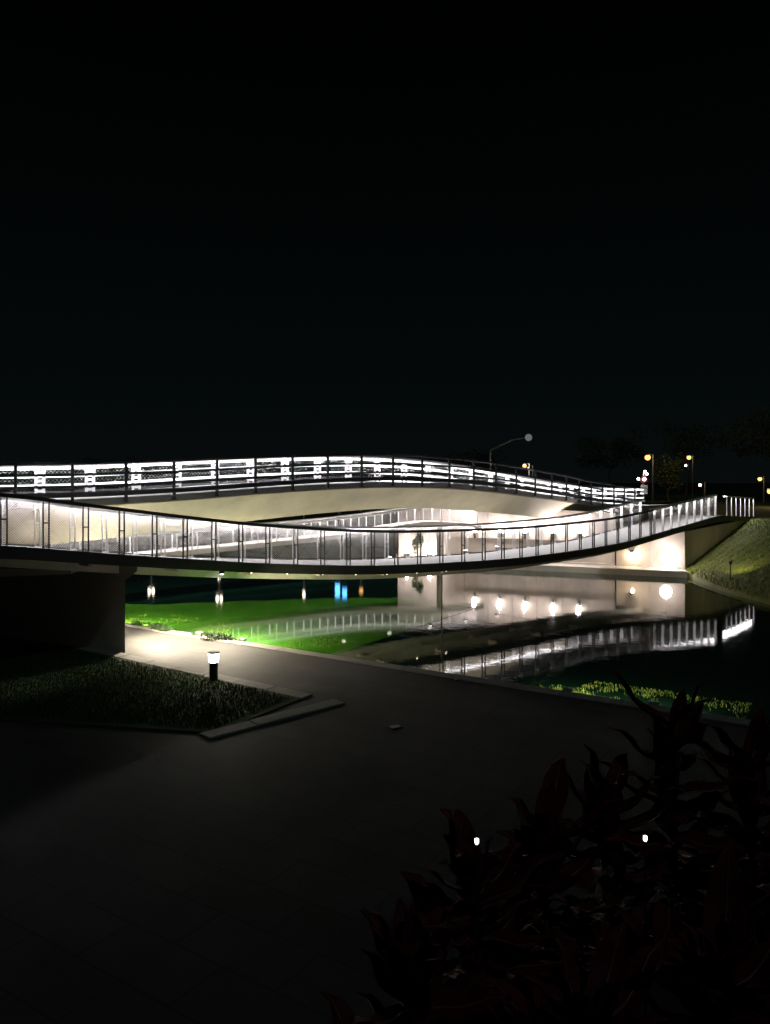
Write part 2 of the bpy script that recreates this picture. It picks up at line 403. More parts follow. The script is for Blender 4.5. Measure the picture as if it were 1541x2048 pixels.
# ------------------------------------------------------------------ bridges
NET = (0.06, 0.0022)
lowp = dense([(-9.4, 14.5, 3.18), (-7.98, 16.2, 2.98), (-7.15, 17.2, 2.8), (-6.19, 18.32, 2.59), (-4.77, 20.12, 2.28), (-3.38, 21.68, 2.02), (-1.21, 23.32, 1.78), (0.81, 24.82, 1.64),
              (4.04, 27.0, 1.59), (6.17, 28.77, 1.61), (9.79, 32.06, 1.75), (13.33, 35.38, 2.17), (16.55, 38.48, 2.55), (17.6, 39.5, 2.52), (20.2, 42.1, 2.36)], 0.3)
WL = 2.3
low = empty('sagging_footbridge', lowp[20].xy.to_3d(), 'lower footbridge sagging towards the water, with dark edge beam and wire net railings', 'footbridge')
low.location = (0, 0, 0)
sweep('deck', lowp, rect(0.02, WL - 0.02, -0.16, 0.0), 'deck', low)
sweep('edge_beam', lowp, [(-0.07, -0.24), (0.10, -0.24), (0.10, -0.17), (0.015, -0.17), (0.015, 0.035), (-0.07, 0.035)], 'dark_or_backlit_steel', low)
sweep('edge_beam', lowp, [(WL + 0.07, -0.24), (WL + 0.07, 0.035), (WL - 0.015, 0.035), (WL - 0.015, -0.17), (WL - 0.10, -0.17), (WL - 0.10, -0.24)], 'dark_or_backlit_steel', low)
M['pale_soffit'] = mat('pale_soffit', (0.68, 0.67, 0.62), 0.6, var=0.3, scale=1.2)
sweep('soffit_panel', lowp, rect(0.12, WL - 0.12, -0.169, -0.163), 'pale_soffit', low)
sweep('girder', lowp, [(0.55, -0.45), (0.72, -0.45), (0.72, -0.172), (0.55, -0.172)], 'pale_soffit', low)
sweep('girder', lowp, [(WL - 0.72, -0.45), (WL - 0.55, -0.45), (WL - 0.55, -0.172), (WL - 0.72, -0.172)], 'pale_soffit', low)
iend = min(range(len(lowp)), key=lambda i: (lowp[i] - Vector((16.55, 38.48, 2.55))).length)
i2 = min(range(len(lowp)), key=lambda i: (lowp[i] - Vector((17.5, 39.45, 2.5))).length)
ifar = min(range(len(lowp)), key=lambda i: (lowp[i] - Vector((14.3, 36.3, 2.2))).length)
imid = min(range(len(lowp)), key=lambda i: (lowp[i] - Vector((11.8, 33.95, 1.96))).length)
railing(low, lowp[:imid + 1], 1.12, 0.92, +1, net=(0.06, 0.003), led='led_faint', lu=(-0.016, 0.0), m='dark_or_backlit_steel', label='camera-side railing painted dark as a silhouette against the lit deck')  # backlit shade put into the colour; the far railing keeps plain steel
railing(low, lowp[imid:iend + 1], 1.12, 0.80, +1, net=NET, label='brightly lit end of the camera-side railing', first=0.1)
railing(low, lowp[i2:], 1.05, 0.62, +1, net=None, plates=1, first=0.08)
railing(low, offset(lowp, WL)[:ifar + 1], 1.12, 0.92, -1, net=(0.06, 0.003), label='pale lit railing on the far side of the deck')
# cross ribs under the lower deck
ribme = {}
Pn = normals(lowp)
bm = bmesh.new(); add_box(bm, (0, 0, 0), (0.08, WL - 0.24, 0.14)); rme = bpy.data.meshes.new('rib'); bm.to_mesh(rme); bm.free(); rme.materials.append(M['concrete'])
for i in range(14, iend, 8):
    o = link('rib', rme, low); n = Pn[i]; o.location = lowp[i] + n * (WL / 2) + Vector((0, 0, -0.232)); o.rotation_euler[2] = math.atan2(n.y, n.x) - math.pi / 2

archp = dense([(-13.73, 19.83, 3.74), (-10.36, 21.03, 3.82), (-8.62, 21.82, 3.86), (-6.84, 22.97, 3.94), (-5.48, 24.15, 4.03), (-3.42, 26.06, 4.18), (-1.26, 27.75, 4.29), (0.76, 29.31, 4.32), (3.72, 31.81, 4.18), (7.66, 35.73, 3.71), (11.21, 40.13, 3.23), (14.75, 44.41, 2.93), (19.07, 49.32, 2.83)], 0.3)
WA = 2.6
arch = empty('arched_footbridge', (0, 0, 0), 'upper footbridge arching over the water, pale soffit and brightly lit three-rail railings', 'footbridge')
def arch_sec(t):
    k = 1.42 - 0.39 * min(1, t / 0.42)
    h = [(0.05, -0.18), (0.22, -0.25)] + [(0.22 + 1.08 * q, -0.25 - (k - 0.25) * (0.75 * q + 0.25 * q * q * (1.6 - 0.6 * q))) for q in (0.25, 0.5, 0.75, 0.92)] + [(1.3, -k)]
    return h + [(WA - u, w) for u, w in h[::-1][1:]]
sweep('girder', archp, arch_sec, 'soffit', arch, smooth=True)
sweep('deck', archp, rect(0.045, WA - 0.045, -0.176, -0.004), 'deck', arch)
for u in (0, WA):
    s = 1 if u == 0 else -1
    sweep('edge_channel', offset(archp, u, 0), [(-0.06 * s, 0.05), (0.0, 0.05), (0.0, 0.2), (-0.06 * s, 0.2)], 'dark_or_backlit_steel', arch)
iarc = min(range(len(archp)), key=lambda i: (archp[i] - Vector((14.75, 44.41, 2.93))).length)
railing(arch, archp[:iarc + 1], 1.03, 1.46, +1, rails=(0.36, 0.69), below=0.16, led=None, plates=4, rh=0.038, m='dark_or_backlit_steel', label='camera-side railing of posts and three rails, coloured dark as if backlit', first=0.9)  # dark colour stands for the unlit outer side of the same steel
railing(arch, offset(archp, WA), 1.03, 1.46, -1, rails=(0.07, 0.38, 0.67, 0.92), rh=0.048, plates=3, led='led_arch', lu=(0.24, 0.28), rail_led='led_rail', below=0.16, net=(0.12, 0.0015), label='white lit railing on the far side of the arch', first=1.3)

rampp = dense([(-16, 24.5, 1.6), (-12, 26.2, 1.62), (-9.45, 27.98, 1.64), (-7.33, 30.48, 1.67), (-5.62, 32.06, 1.73), (-3.01, 34.58, 1.84), (-0.79, 36.64, 2.0), (0.74, 37.72, 2.19), (2.25, 38.48, 2.32), (3.77, 38.85, 2.24), (5.0, 38.9, 2.09)], 0.3)
ramp = empty('shore_ramp', (0, 0, 0), 'narrow ramp with low lit railings curving under the arch to the lit wall', 'ramp')
sweep('deck', rampp, rect(0.0, 1.15, -0.2, 0.0), 'concrete', ramp)
railing(ramp, offset(rampp, 0.05), 0.74, 0.95, +1, plates=1, label='low railing on the water side of the ramp', first=0.2)
railing(ramp, offset(rampp, 1.10), 0.74, 0.95, -1, plates=1, net=(0.08, 0.002), label='low railing on the far side of the ramp', first=0.2)
for i in (12, len(rampp) - 8):
    p = rampp[i] + normals(rampp)[i] * 0.57; bm = bmesh.new(); add_cyl(bm, (p.x, p.y, -1.4), (p.x, p.y, p.z - 0.19), 0.16, n=16); bmesh_obj('pier', bm, 'concrete', ramp)

# ------------------------------------------------------------------ abutments and walls
ab = empty('bridge_abutment', (-8, 20, 0), 'big dark concrete abutment under the left end of the lower footbridge', 'abutment')
ab.location = (0, 0, 0)
apoly = [(-6.33, 18.74), (-10.4, 20.66), (-15, 22.9), (-15, 26), (-10.5, 23.4), (-7.72, 21.75)]
prism('body', apoly, 0.0, 2.2, 'concrete', ab, ztop=[2.2, 2.3, 2.5, 2.5, 2.2, 2.0])
prism('light_shield_slab', [(-7.3, 17.9), (-9.6, 17.0), (-15.4, 18.6), (-15, 26), (-10.5, 23.4), (-7.6, 20.5)], 2.21, 2.38, 'concrete', ab)  # slab added to keep railing light off the abutment face
bm = bmesh.new()                                             # corbel that carries the deck edge at the corner
vs = [bm.verts.new(p) for p in [(-6.33, 18.742, 1.95), (-7.2, 19.15, 1.95), (-7.7, 21.7, 1.95), (-5.98, 18.56, 2.20), (-7.2, 19.13, 2.2), (-7.4, 21.6, 2.2), (-5.98, 18.56, 2.30), (-7.2, 19.13, 2.34), (-7.4, 21.6, 2.1)]]
for a, b in ((0, 3), (3, 6)):
    for k in range(3): bm.faces.new((vs[a + k], vs[a + (k + 1) % 3], vs[b + (k + 1) % 3], vs[b + k]))
bm.faces.new(vs[:3]); bm.faces.new(vs[6:]); bmesh_obj('corbel', bm, 'concrete', ab)

def panel_wall(name, a, b, z0, za, zb, label, n, m='wall', thick=0.3):
    a = Vector((*a, 0)); b = Vector((*b, 0)); d = b - a; L = d.length; rz = math.atan2(d.y, d.x)
    t = empty(name, (a.x, a.y, z0), label, 'wall', rz=rz)
    bm = bmesh.new()
    vs = [bm.verts.new(p) for p in [(0, 0.03, 0), (L, 0.03, 0), (L, thick, 0), (0, thick, 0), (0, 0.03, za - z0 - .01), (L, 0.03, zb - z0 - .01), (L, thick, zb - z0 - .01), (0, thick, za - z0 - .01)]]
    for q in ((0, 1, 2, 3), (4, 5, 6, 7), (0, 1, 5, 4), (1, 2, 6, 5), (2, 3, 7, 6), (3, 0, 4, 7)): bm.faces.new([vs[k] for k in q])
    bmesh_obj('core', bm, m, t)
    for k in range(n):
        x0 = L * k / n + 0.008; x1 = L * (k + 1) / n - 0.008
        h0 = za + (zb - za) * x0 / L - z0; h1 = za + (zb - za) * x1 / L - z0; y = random.uniform(-.004, .004)
        bm = bmesh.new()
        vs = [bm.verts.new(p) for p in [(x0, y, 0), (x1, y, 0), (x1, 0.03, 0), (x0, 0.03, 0), (x0, y, h0), (x1, y, h1), (x1, 0.03, h1), (x0, 0.03, h0)]]
        for q in ((0, 1, 2, 3), (4, 5, 6, 7), (0, 1, 5, 4), (1, 2, 6, 5), (2, 3, 7, 6), (3, 0, 4, 7)): bm.faces.new([vs[k] for k in q])
        bmesh_obj('panel', bm, m, t)
    return t, L
fw, L = panel_wall('retaining_wall', (0.68, 41.6), (11.08, 37.08), 0.25, 3.3, 2.8, 'long pale concrete wall under the arch, washed by uplights', 9)
bm = bmesh.new(); add_box(bm, (L / 2 + 1.6, -0.05, 1.18), (L - 3.4, 0.10, 0.05)); bmesh_obj('ledge', bm, 'wall', fw)
bm = bmesh.new(); add_box(bm, (L / 2, -0.10, 0.06), (L, 0.16, 0.12), bevel=0.01); bmesh_obj('plinth', bm, 'wall', fw)
panel_wall('abutment_wall', (11.12, 37.0), (13.95, 35.79), 0.25, 1.62, 1.98, 'pale abutment wall at the right end with the brightest floodlight', 2)
panel_wall('return_wall', (13.96, 35.82), (19.75, 41.75), 0.2, 2.0, 2.28, 'dim sloping side wall between abutment corner and grass bank', 4)

# ------------------------------------------------------------------ lamps of the place
def face_disc(bm, c, r, n, d=Vector((0, -1, 0)), depth=0.02):
    add_cyl(bm, c, Vector(c) + d * depth, r, n=n)
dirw = Vector((11.08 - 0.68, 37.08 - 41.6, 0)).normalized(); outw = Vector((dirw.y, -dirw.x, 0))
if outw.y > 0: outw = -outw
names = ['first', 'second', 'third', 'fourth', 'fifth']
for k, (x, y, z) in enumerate([(4.69, 39.86, 1.72), (5.9, 39.33, 1.74), (7.09, 38.81, 1.77), (8.38, 38.25, 1.80), (9.53, 37.75, 1.81)]):
    p = Vector((x, y, z)) + outw * 0.12
    t = empty('wall_uplight', p, 'round uplight on the ledge of the long wall, %s from the left' % names[k], 'light', 'uplights along the long wall')
    bm = bmesh.new(); add_lathe(bm, [(0.06, -0.32), (0.06, -0.16), (0.10, -0.10), (0.11, -0.02)], 14); bmesh_obj('housing', bm, 'lamp_body', t)
    bm = bmesh.new(); bmesh.ops.create_uvsphere(bm, u_segments=14, v_segments=8, radius=0.105); bmesh.ops.translate(bm, vec=(0, 0, 0.03), verts=bm.verts); bmesh_obj('lens', bm, 'lens', t, True)
    lamp('uplight_glow', p + Vector((0, 0, 0.2)) + outw * 0.12, 110, (1.0, 0.90, 0.84), t, size=0.1)
for k, (x, y, z, nm) in enumerate([(1.15, 41.1, 0.55, 'leftmost low floodlight at the end of the long wall'), (2.35, 40.6, 0.5, 'low floodlight beside the shrub near the left end of the long wall')]):
    p = Vector((x, y, z)); t = empty('ledge_floodlight', p - Vector((0, 0, 0.2)), nm, 'light', 'low floodlights at the wall end')
    bm = bmesh.new(); add_box(bm, (0, 0, 0.08), (0.26, 0.14, 0.16), bevel=0.015); bmesh_obj('housing', bm, 'lamp_body', t)
    bm = bmesh.new(); add_box(bm, (0, 0.01, 0.165), (0.22, 0.11, 0.012)); bmesh_obj('lens', bm, 'lens', t)
    lamp('floodlight_glow', p + Vector((0, -0.1, 0.2)), 95, (1.0, 0.88, 0.76), t, size=0.08)
# floodlight and small downlight on the abutment wall
p = Vector((13.10, 35.92, 0.80)); t = empty('wall_floodlight', p, 'large glaring round floodlight low on the abutment wall', 'light')
bm = bmesh.new(); add_cyl(bm, (0.05, 0.16, 0), (0, -0.02, 0), 0.22, n=24); bmesh_obj('housing', bm, 'lamp_body', t)
bm = bmesh.new(); add_cyl(bm, (0, -0.022, 0), (-0.005, -0.05, 0), 0.27, 0.24, n=24); bmesh_obj('lens', bm, 'lens', t)
lamp('floodlight_glow', p + Vector((-0.05, -0.35, 0.0)), 95, (1.0, 0.88, 0.82), t, size=0.15)
p = Vector((11.75, 36.62, 0.95)); t = empty('wall_downlight', p, 'small warm downlight on the abutment wall left of the floodlight', 'light')
bm = bmesh.new(); add_box(bm, (0, 0, 0.05), (0.16, 0.14, 0.12), bevel=0.015); bmesh_obj('housing', bm, 'lamp_body', t)
bm = bmesh.new(); add_cyl(bm, (0, -0.02, -0.012), (0, -0.02, -0.05), 0.055, 0.04, n=14); bmesh_obj('lens', bm, 'lens_warm', t)
lamp('downlight_glow', p + Vector((0, -0.12, -0.1)), 45, (1.0, 0.80, 0.52), t, size=0.05)

# bollard lamps
def bollard(x, y, label, energy, h=0.6, group='bollard lamps on the promenade', z=0.2):
    t = empty('bollard_lamp', (x, y, z), label, 'bollard', group)
    bm = bmesh.new(); add_lathe(bm, [(0.115, 0), (0.115, 0.015), (0.088, 0.02), (0.088, h - 0.21), (0.10, h - 0.20)], 24); bmesh_obj('body', bm, 'lamp_body', t, False)
    bm = bmesh.new(); add_lathe(bm, [(0.095, h - 0.199), (0.112, h - 0.02)], 24); bmesh_obj('lens', bm, 'lens', t)
    bm = bmesh.new(); add_lathe(bm, [(0.12, h - 0.019), (0.12, h - 0.004), (0.09, h + 0.008)], 24); bmesh_obj('cap', bm, 'lamp_body', t)
    if energy: lamp('bollard_glow', (x, y, z + h + 0.1), energy, (1.0, 0.86, 0.66), t, size=0.1)
    return t
bollard(-3.58, 16.08, 'short dark bollard with glowing white head on the lawn edge', 0)
bollard(-8.35, 22.75, 'tall bollard lamp behind the concrete abutment lighting the promenade', 260, h=1.1)

# unseen floodlights added off the lower bridge edge to wash the arch soffit
na = normals(archp); farl = offset(lowp, WL + 0.07, -0.12)
places = ['leftmost', 'second', 'third', 'fourth', 'fifth', 'sixth', 'seventh', 'eighth', 'ninth', 'rightmost']
for k in range(10):
    j = int(14 + k * 7.2); p = archp[j] + na[j] * 0.45; i = min(range(len(farl)), key=lambda q: (farl[q].xy - p.xy).length)
    p.z = farl[i].z - 0.05; tgt = archp[j] + na[j] * 0.95 + Vector((0, 0, -0.7)); d = (farl[i] - p); d.z = 0
    t = empty('soffit_fill_light', p, 'added floodlight on a bracket of the lower deck washing the arch soffit, %s of ten' % places[k], 'light', 'added floodlights on the lower bridge edge')
    bm = bmesh.new(); add_box(bm, (0, 0, -0.03), (0.18, 0.14, 0.1), bevel=0.01); bmesh_obj('housing', bm, 'lamp_body', t)
    bm = bmesh.new(); add_cyl(bm, (0, 0, -0.05), (d.x, d.y, -0.03), 0.018, n=8); bmesh_obj('bracket', bm, 'dark_or_backlit_steel', t)
    bm = bmesh.new(); add_box(bm, (0, 0, 0.025), (0.14, 0.1, 0.008)); bmesh_obj('lens', bm, 'lens', t)
    lamp('soffit_fill', p + Vector((0, 0, 0.06)), (26, 30, 34, 40, 46, 50, 52, 56, 65, 65)[k], (1.0, 0.91, 0.74), t, 'SPOT', tgt, 0.05, 168, 0.5)
t = None
for x, y, z, lab, en, tg, cone in [(-6.05, 20.35, 1.98, 'downlight under the lower deck beside the abutment, lighting the promenade', 1900, (-5.3, 20.2, 0), 124), (-4.45, 20.98, 1.84, 'added fill downlight under the lower deck over the quay edge', 640, (-4.0, 19.9, 0), 106)]:  # the one over the quay edge is an added fill for the paving
    t = empty('deck_downlight', (x, y, z), lab, 'light', 'downlights under the lower deck')
    bm = bmesh.new(); add_lathe(bm, [(0.06, 0.0), (0.07, 0.04), (0.07, 0.16)], 16); bmesh_obj('housing', bm, 'lamp_body', t)
    bm = bmesh.new(); add_lathe(bm, [(0.045, -0.008), (0.05, -0.002)], 16); bmesh_obj('lens', bm, 'lens', t)
    lamp('downlight_glow', (x, y, z - 0.05), en, (1.0, 0.86, 0.66), t, 'SPOT', tg, 0.05, cone, 0.85)
bm = bmesh.new(); add_lathe(bm, [(0.008, -0.015), (0.013, -0.006), (0.013, 0.0)], 8); dme = bpy.data.meshes.new('marker_light'); bm.to_mesh(dme); bm.free(); dme.materials.append(M['lens_far'])
for i in range(30, 56, 4):
    o = link('marker_light', dme, low); o.location = lowp[i] + Vector((0, 0, -0.242)) + Pn[i] * 0.015
# small quay lights at the water's edge; the last two unseen, added for glow
ql = [(-7.75, 22.72, 'at the far left next to the abutment', 900), (-5.05, 20.92, 'between two low dark shrubs', 800), (-3.72, 20.05, 'right of the low dark shrubs', 260), (3.6, 15.25, 'near the reflected railing, added to light the shallows', 160), (5.0, 14.32, 'near the maroon shrubs, added to light the shallows', 120)]
for x, y, lab, en in ql:
    b = Vector((x, quay_y(x), 0.2)) + nq * 0.03
    t = empty('quay_light', b, 'small light set in the quay edge ' + lab, 'light', 'small lights along the quay edge')
    bm = bmesh.new(); add_box(bm, (0, 0.0, 0.055), (0.2, 0.1, 0.06), math.atan2(dq.y, dq.x), bevel=0.008); bmesh_obj('housing', bm, 'plate', t)
    bm = bmesh.new(); add_box(bm, nq * 0.054 + Vector((0, 0, 0.055)), (0.16, 0.006, 0.035), math.atan2(dq.y, dq.x)); bmesh_obj('lens', bm, 'lens', t)
    lamp('quay_glow', b + nq * 0.12 + Vector((0, 0, 0.3)), en, (1.0, 0.87, 0.55), t, 'SPOT', b + nq * 1.6 + Vector((0, 0, -0.2)), 0.05, 150, 0.7)
# two pale plates set in the paving
for x, y, lab in [(0.17, 13.06, 'pale metal plate set in the middle of the dark promenade'), (1.54, 16.2, 'pale metal plate set in the paving at the quay edge')]:
    t = empty('paving_plate', (x, y, 0.2), lab, 'plate', rz=0.5)
    bm = bmesh.new(); add_box(bm, (0, 0, 0.006), (0.22, 0.16, 0.02), bevel=0.004); bmesh_obj('frame', bm, 'lamp_body', t)
    bm = bmesh.new(); add_box(bm, (0, 0, 0.018), (0.17, 0.11, 0.006)); bmesh_obj('cover', bm, 'plate', t)
# thin gauge post and gate frame standing in the water
t = empty('water_gauge_post', (1.83, 24.9, 0), 'thin dark upright post standing in the water under the bridge', 'post')
bm = bmesh.new(); add_cyl(bm, (0, 0, -1.2), (0, 0, 1.35), 0.025, n=10); bmesh_obj('pole', bm, 'dark_or_backlit_steel', t)
bm = bmesh.new(); add_lathe(bm, [(0.05, 1.34), (0.05, 1.37), (0.01, 1.40)], 10); bmesh_obj('cap', bm, 'dark_or_backlit_steel', t)

# ------------------------------------------------------------------ shrubs on the quay and at the wall end
def leaf_cloud(name, c, r, n, size, m, parent, lobes=9, flat=1.0):
    v = []; f = []
    cs = [(Vector((random.gauss(0, .5) * r[0], random.gauss(0, .5) * r[1], random.uniform(-.6, .7) * r[2])), random.uniform(.35, .6)) for _ in range(lobes)]
    for _ in range(n):
        lc, lr = random.choice(cs); d = Vector((random.gauss(0, 1), random.gauss(0, 1), random.gauss(0, 1))).normalized() * lr * random.random() ** 0.4
        p = Vector(c) + lc + Vector((d.x * r[0], d.y * r[1], d.z * r[2] * flat)); s = size * random.uniform(.6, 1.3)
        a = Vector((random.gauss(0, 1), random.gauss(0, 1), random.gauss(0, .6))).normalized(); b = a.orthogonal().normalized() * 0.5
        b = Matrix.Rotation(random.uniform(0, 6.28), 3, a) @ b
        i = len(v); v += [p - a * s, p + b * s, p + a * s, p - b * s]; f.append((i, i + 1, i + 2, i + 3))
    o = pyd(name, v, f, m, parent); o['kind'] = 'stuff'; return o
for x, lab, rr in [(-6.35, 'low dark shrub on the quay edge nearer the abutment', 0.75), (-4.5, 'low dark shrub on the quay edge between two quay lights', 0.62)]:
    b = Vector((x, quay_y(x), 0.2)) - nq * 0.1; t = empty('quay_shrub', b, lab, 'shrub', 'low shrubs along the quay', rz=math.atan2(dq.y, dq.x))
    leaf_cloud('foliage', (0, 0, 0.06), (rr, 0.22, 0.10), 1500, 0.03, 'hedge', t, 14)
    bm = bmesh.new(); add_cyl(bm, (0, 0, -0.02), (0.02, 0, 0.1), 0.02, 0.012, 8); bmesh_obj('stem', bm, 'bark', t)
t = empty('wall_shrub', (1.72, 40.75, 0.28), 'small dark shrub in front of the bright left end of the long wall', 'shrub')
leaf_cloud('foliage', (0, 0, 0.75), (0.28, 0.28, 0.55), 900, 0.06, 'leaf', t, 8)
bm = bmesh.new(); add_cyl(bm, (0, 0, 0), (0.03, 0, 0.6), 0.03, 0.018, 8); bmesh_obj('stem', bm, 'bark', t)

# ------------------------------------------------------------------ background: street lamps, park lamps, sign, trees
def street_lamp(x, y, z, g, label, r, energy, mm='lens_warm', group='warm street lamps beyond the bridge', col=(1.0, 0.7, 0.32)):
    t = empty('street_lamp', (x, y, g), label, 'street lamp', group); h = z - g
    bm = bmesh.new(); add_cyl(bm, (0.5, 0.3, 0), (0.5, 0.3, h + 0.25), 0.07, 0.045, 10); add_cyl(bm, (0.5, 0.3, h + 0.24), (0, 0, h + r * 0.9), 0.03, n=8); bmesh_obj('pole', bm, 'lamp_body', t)
    bm = bmesh.new(); add_lathe(bm, [(r * .5, h + r * .5), (r * .9, h + r * .75), (r * .3, h + r * 1.1)], 14); bmesh_obj('hood', bm, 'lamp_body', t)
    bm = bmesh.new(); bmesh.ops.create_uvsphere(bm, u_segments=14, v_segments=8, radius=r * .85); bmesh.ops.translate(bm, vec=(0, 0, h), verts=bm.verts); bmesh_obj('lens', bm, mm, t, True)
    if energy: lamp('street_glow', (x, y - r - 0.2, z), energy, col, t, size=0.2)
    return t
street_lamp(19.8, 58, 6.1, 2.3, 'large warm street lamp above the white notice board', 0.25, 130)
street_lamp(31.6, 80, 6.74, 2.3, 'warm street lamp right of the notice board, upper of a pair', 0.26, 120)
street_lamp(43.0, 110, 6.54, 2.3, 'smaller white street lamp just below the warm one', 0.24, 0, 'lens_cold')
street_lamp(24.56, 60, 4.01, 2.35, 'short street lamp just behind the end of the near railing', 0.13, 12, 'lens_far')
street_lamp(34.1, 70, 4.49, 2.35, 'street lamp at the right edge of the picture, upper of two', 0.22, 80)
street_lamp(34.0, 68, 3.4, 2.35, 'orange street lamp at the right edge of the picture, lower of two', 0.26, 60)
street_lamp(13.6, 75, 5.77, 2.2, 'small warm street lamp peeping over the arch railing', 0.22, 900, col=(1.0, 0.92, 0.8))
street_lamp(14.15, 76, 5.6, 2.2, 'faint yellow street lamp beside the small one over the arch railing', 0.12, 0)
t = empty('tall_lamp_post', (9.55, 70, 0.4), 'tall pale lamp post with long bent arm and dim round head', 'lamp post')
bm = bmesh.new(); add_cyl(bm, (0, 0, 0), (0, 0, 6.75), 0.11, 0.075, 12); bmesh_obj('pole', bm, 'pole', t)
bm = bmesh.new(); add_cyl(bm, (0, 0, 6.7), (1.9, -0.5, 7.62), 0.085, 0.06, 10); add_cyl(bm, (1.88, -0.5, 7.61), (3.1, -0.8, 7.80), 0.055, 0.045, 10); bmesh_obj('arm', bm, 'pole', t)
bm = bmesh.new(); bmesh.ops.create_uvsphere(bm, u_segments=18, v_segments=10, radius=0.32); bmesh.ops.translate(bm, vec=(3.35, -0.85, 7.82), verts=bm.verts); bmesh_obj('globe', bm, 'lens_dim', t, True)
# park lamps on the far shore, seen as reflections under the bridge
for x, y, z, r, lab, mm in [(-15.16, 49.9, 2.79, .16, 'twin-headed park lamp mirrored nearest the abutment', 'lens_far'), (-10.75, 49.9, 3.30, .16, 'taller park lamp of the pair mirrored one above the other', 'lens_far'),
                            (-12.5, 58.0, 2.9, .18, 'farther park lamp of the pair mirrored one above the other', 'lens_far'), (-5.26, 49.9, 3.0, .17, 'warm park lamp mirrored halfway along the dark water', 'lens_far'), (-1.55, 49.9, 2.75, .26, 'brightest warm park lamp mirrored right of the blue sign', 'lens_warm')]:
    t = empty('park_lamp', (x, y, 0.35), lab, 'park lamp', 'park lamps on the far shore')
    bm = bmesh.new(); add_cyl(bm, (0, 0, 0), (0, 0, z - 0.35), 0.045, 0.035, 10); bmesh_obj('pole', bm, 'pole', t)
    heads = (-0.13, 0.13) if r < .17 else (0,)
    for hx in heads:
        bm = bmesh.new(); add_lathe(bm, [(r * .3, 0), (r * .5, 0.06), (r * .5, 0.19), (r * .2, 0.26)], 12, (hx, 0, z - 0.45)); bmesh_obj('lantern', bm, mm, t)
    if len(heads) == 2:
        bm = bmesh.new(); add_cyl(bm, (-0.17, 0, z - 0.46), (0.17, 0, z - 0.46), 0.02, n=8); bmesh_obj('crossbar', bm, 'pole', t)
t = empty('blue_sign', (-2.9, 49.9, 0.35), 'glowing blue upright sign on the far shore, mirrored in the dark water', 'sign')
for dx, z0, z1 in ((-0.18, 2.0, 2.85), (0.28, 2.3, 2.9)):
    bm = bmesh.new(); add_box(bm, (dx, 0, (z0 + z1) / 2), (0.30, 0.1, z1 - z0), bevel=0.02); bmesh_obj('light_panel', bm, 'lens_blue', t)
bm = bmesh.new(); add_box(bm, (-0.05, 0.08, 1.45), (0.16, 0.05, 2.9)); bmesh_obj('post', bm, 'lamp_body', t)
# white notice board and its globe lights
t = empty('notice_board', (17.5, 52, 2.5), 'white notice board on a pole below a red lantern and three white globes', 'sign')
bm = bmesh.new(); add_cyl(bm, (0, 0.06, 0), (0, 0.06, 2.4), 0.05, n=10); bmesh_obj('pole', bm, 'pole', t)
bm = bmesh.new(); add_box(bm, (0.0, 0, 1.25), (0.46, 0.06, 0.62), bevel=0.01); bmesh_obj('board', bm, 'white_board', t)
bm = bmesh.new(); add_lathe(bm, [(0.08, 1.65), (0.24, 1.75), (0.26, 1.92), (0.16, 2.12), (0.08, 2.16)], 16); bmesh_obj('lantern', bm, 'red_lantern', t)
for (gx, gz, gr) in ((-0.45, 1.98, 0.09), (0.0, 2.46, 0.09), (0.12, 2.30, 0.085), (-0.05, 1.95, 0.11)):
    bm = bmesh.new(); bmesh.ops.create_uvsphere(bm, u_segments=12, v_segments=8, radius=gr); bmesh.ops.translate(bm, vec=(gx, -0.22, gz), verts=bm.verts); bmesh_obj('globe', bm, 'lens_cold', t, True)
bm = bmesh.new(); add_cyl(bm, (-0.45, -0.2, 1.9), (0, 0.06, 1.8), 0.015, n=6); bmesh_obj('bracket', bm, 'pole', t)
lamp('board_glow', (17.3, 51.3, 4.6), 14, (1, 0.93, 0.88), t, size=0.1)

def tree(x, y, g, h, r, label, n=2600, size=0.16, th=None):
    t = empty('tree', (x, y, g), label, 'tree', 'trees beyond the bridge')
    bm = bmesh.new(); th = th or h * 0.45
    a = Vector((0, 0, -0.1)); rad = 0.05 * h / 3
    for k in range(4):
        b = a + Vector((random.uniform(-.12, .12), random.uniform(-.12, .12), th / 4)); add_cyl(bm, a, b, rad * (1 - k * .15), rad * (1 - (k + 1) * .15), 9); a = b
    for k in range(6):
        an = k * 1.05 + random.random(); b = a + Vector((math.cos(an) * r * .6, math.sin(an) * r * .6, h * random.uniform(.2, .42))); add_cyl(bm, a, b, rad * .4, rad * .12, 7)
    bmesh_obj('trunk', bm, 'bark', t)
    leaf_cloud('crown', (0, 0, th + (h - th) * .5), (r, r, (h - th) * .55), n, size, 'leaf', t, 16)
for a in [(22.2, 60, 2.3, 4.0, 1.1, 'small brownish tree beside the white notice board', 2200, .1, 1.3), (36, 92, 2.3, 9, 3.6, 'dark tree behind the pair of street lamps'), (43, 84, 2.3, 10.5, 4.4, 'tall dark tree towards the right edge'),
          (49, 95, 2.3, 9.5, 4.2, 'dark tree at the right edge of the picture'), (28.5, 98, 2.3, 7.5, 3.2, 'dark tree behind the large warm street lamp'), (12, 100, 0.4, 7.5, 3.5, 'dark tree behind the tall lamp post'),
          (1, 92, 0.4, 6.5, 3.4, 'dark tree behind the crown of the arch'), (-14, 90, 0.4, 6.2, 3.4, 'dark tree behind the left half of the arch'), (-30, 85, 0.4, 6.4, 3.5, 'dark tree behind the left end of the arch')]:
    tree(*a)

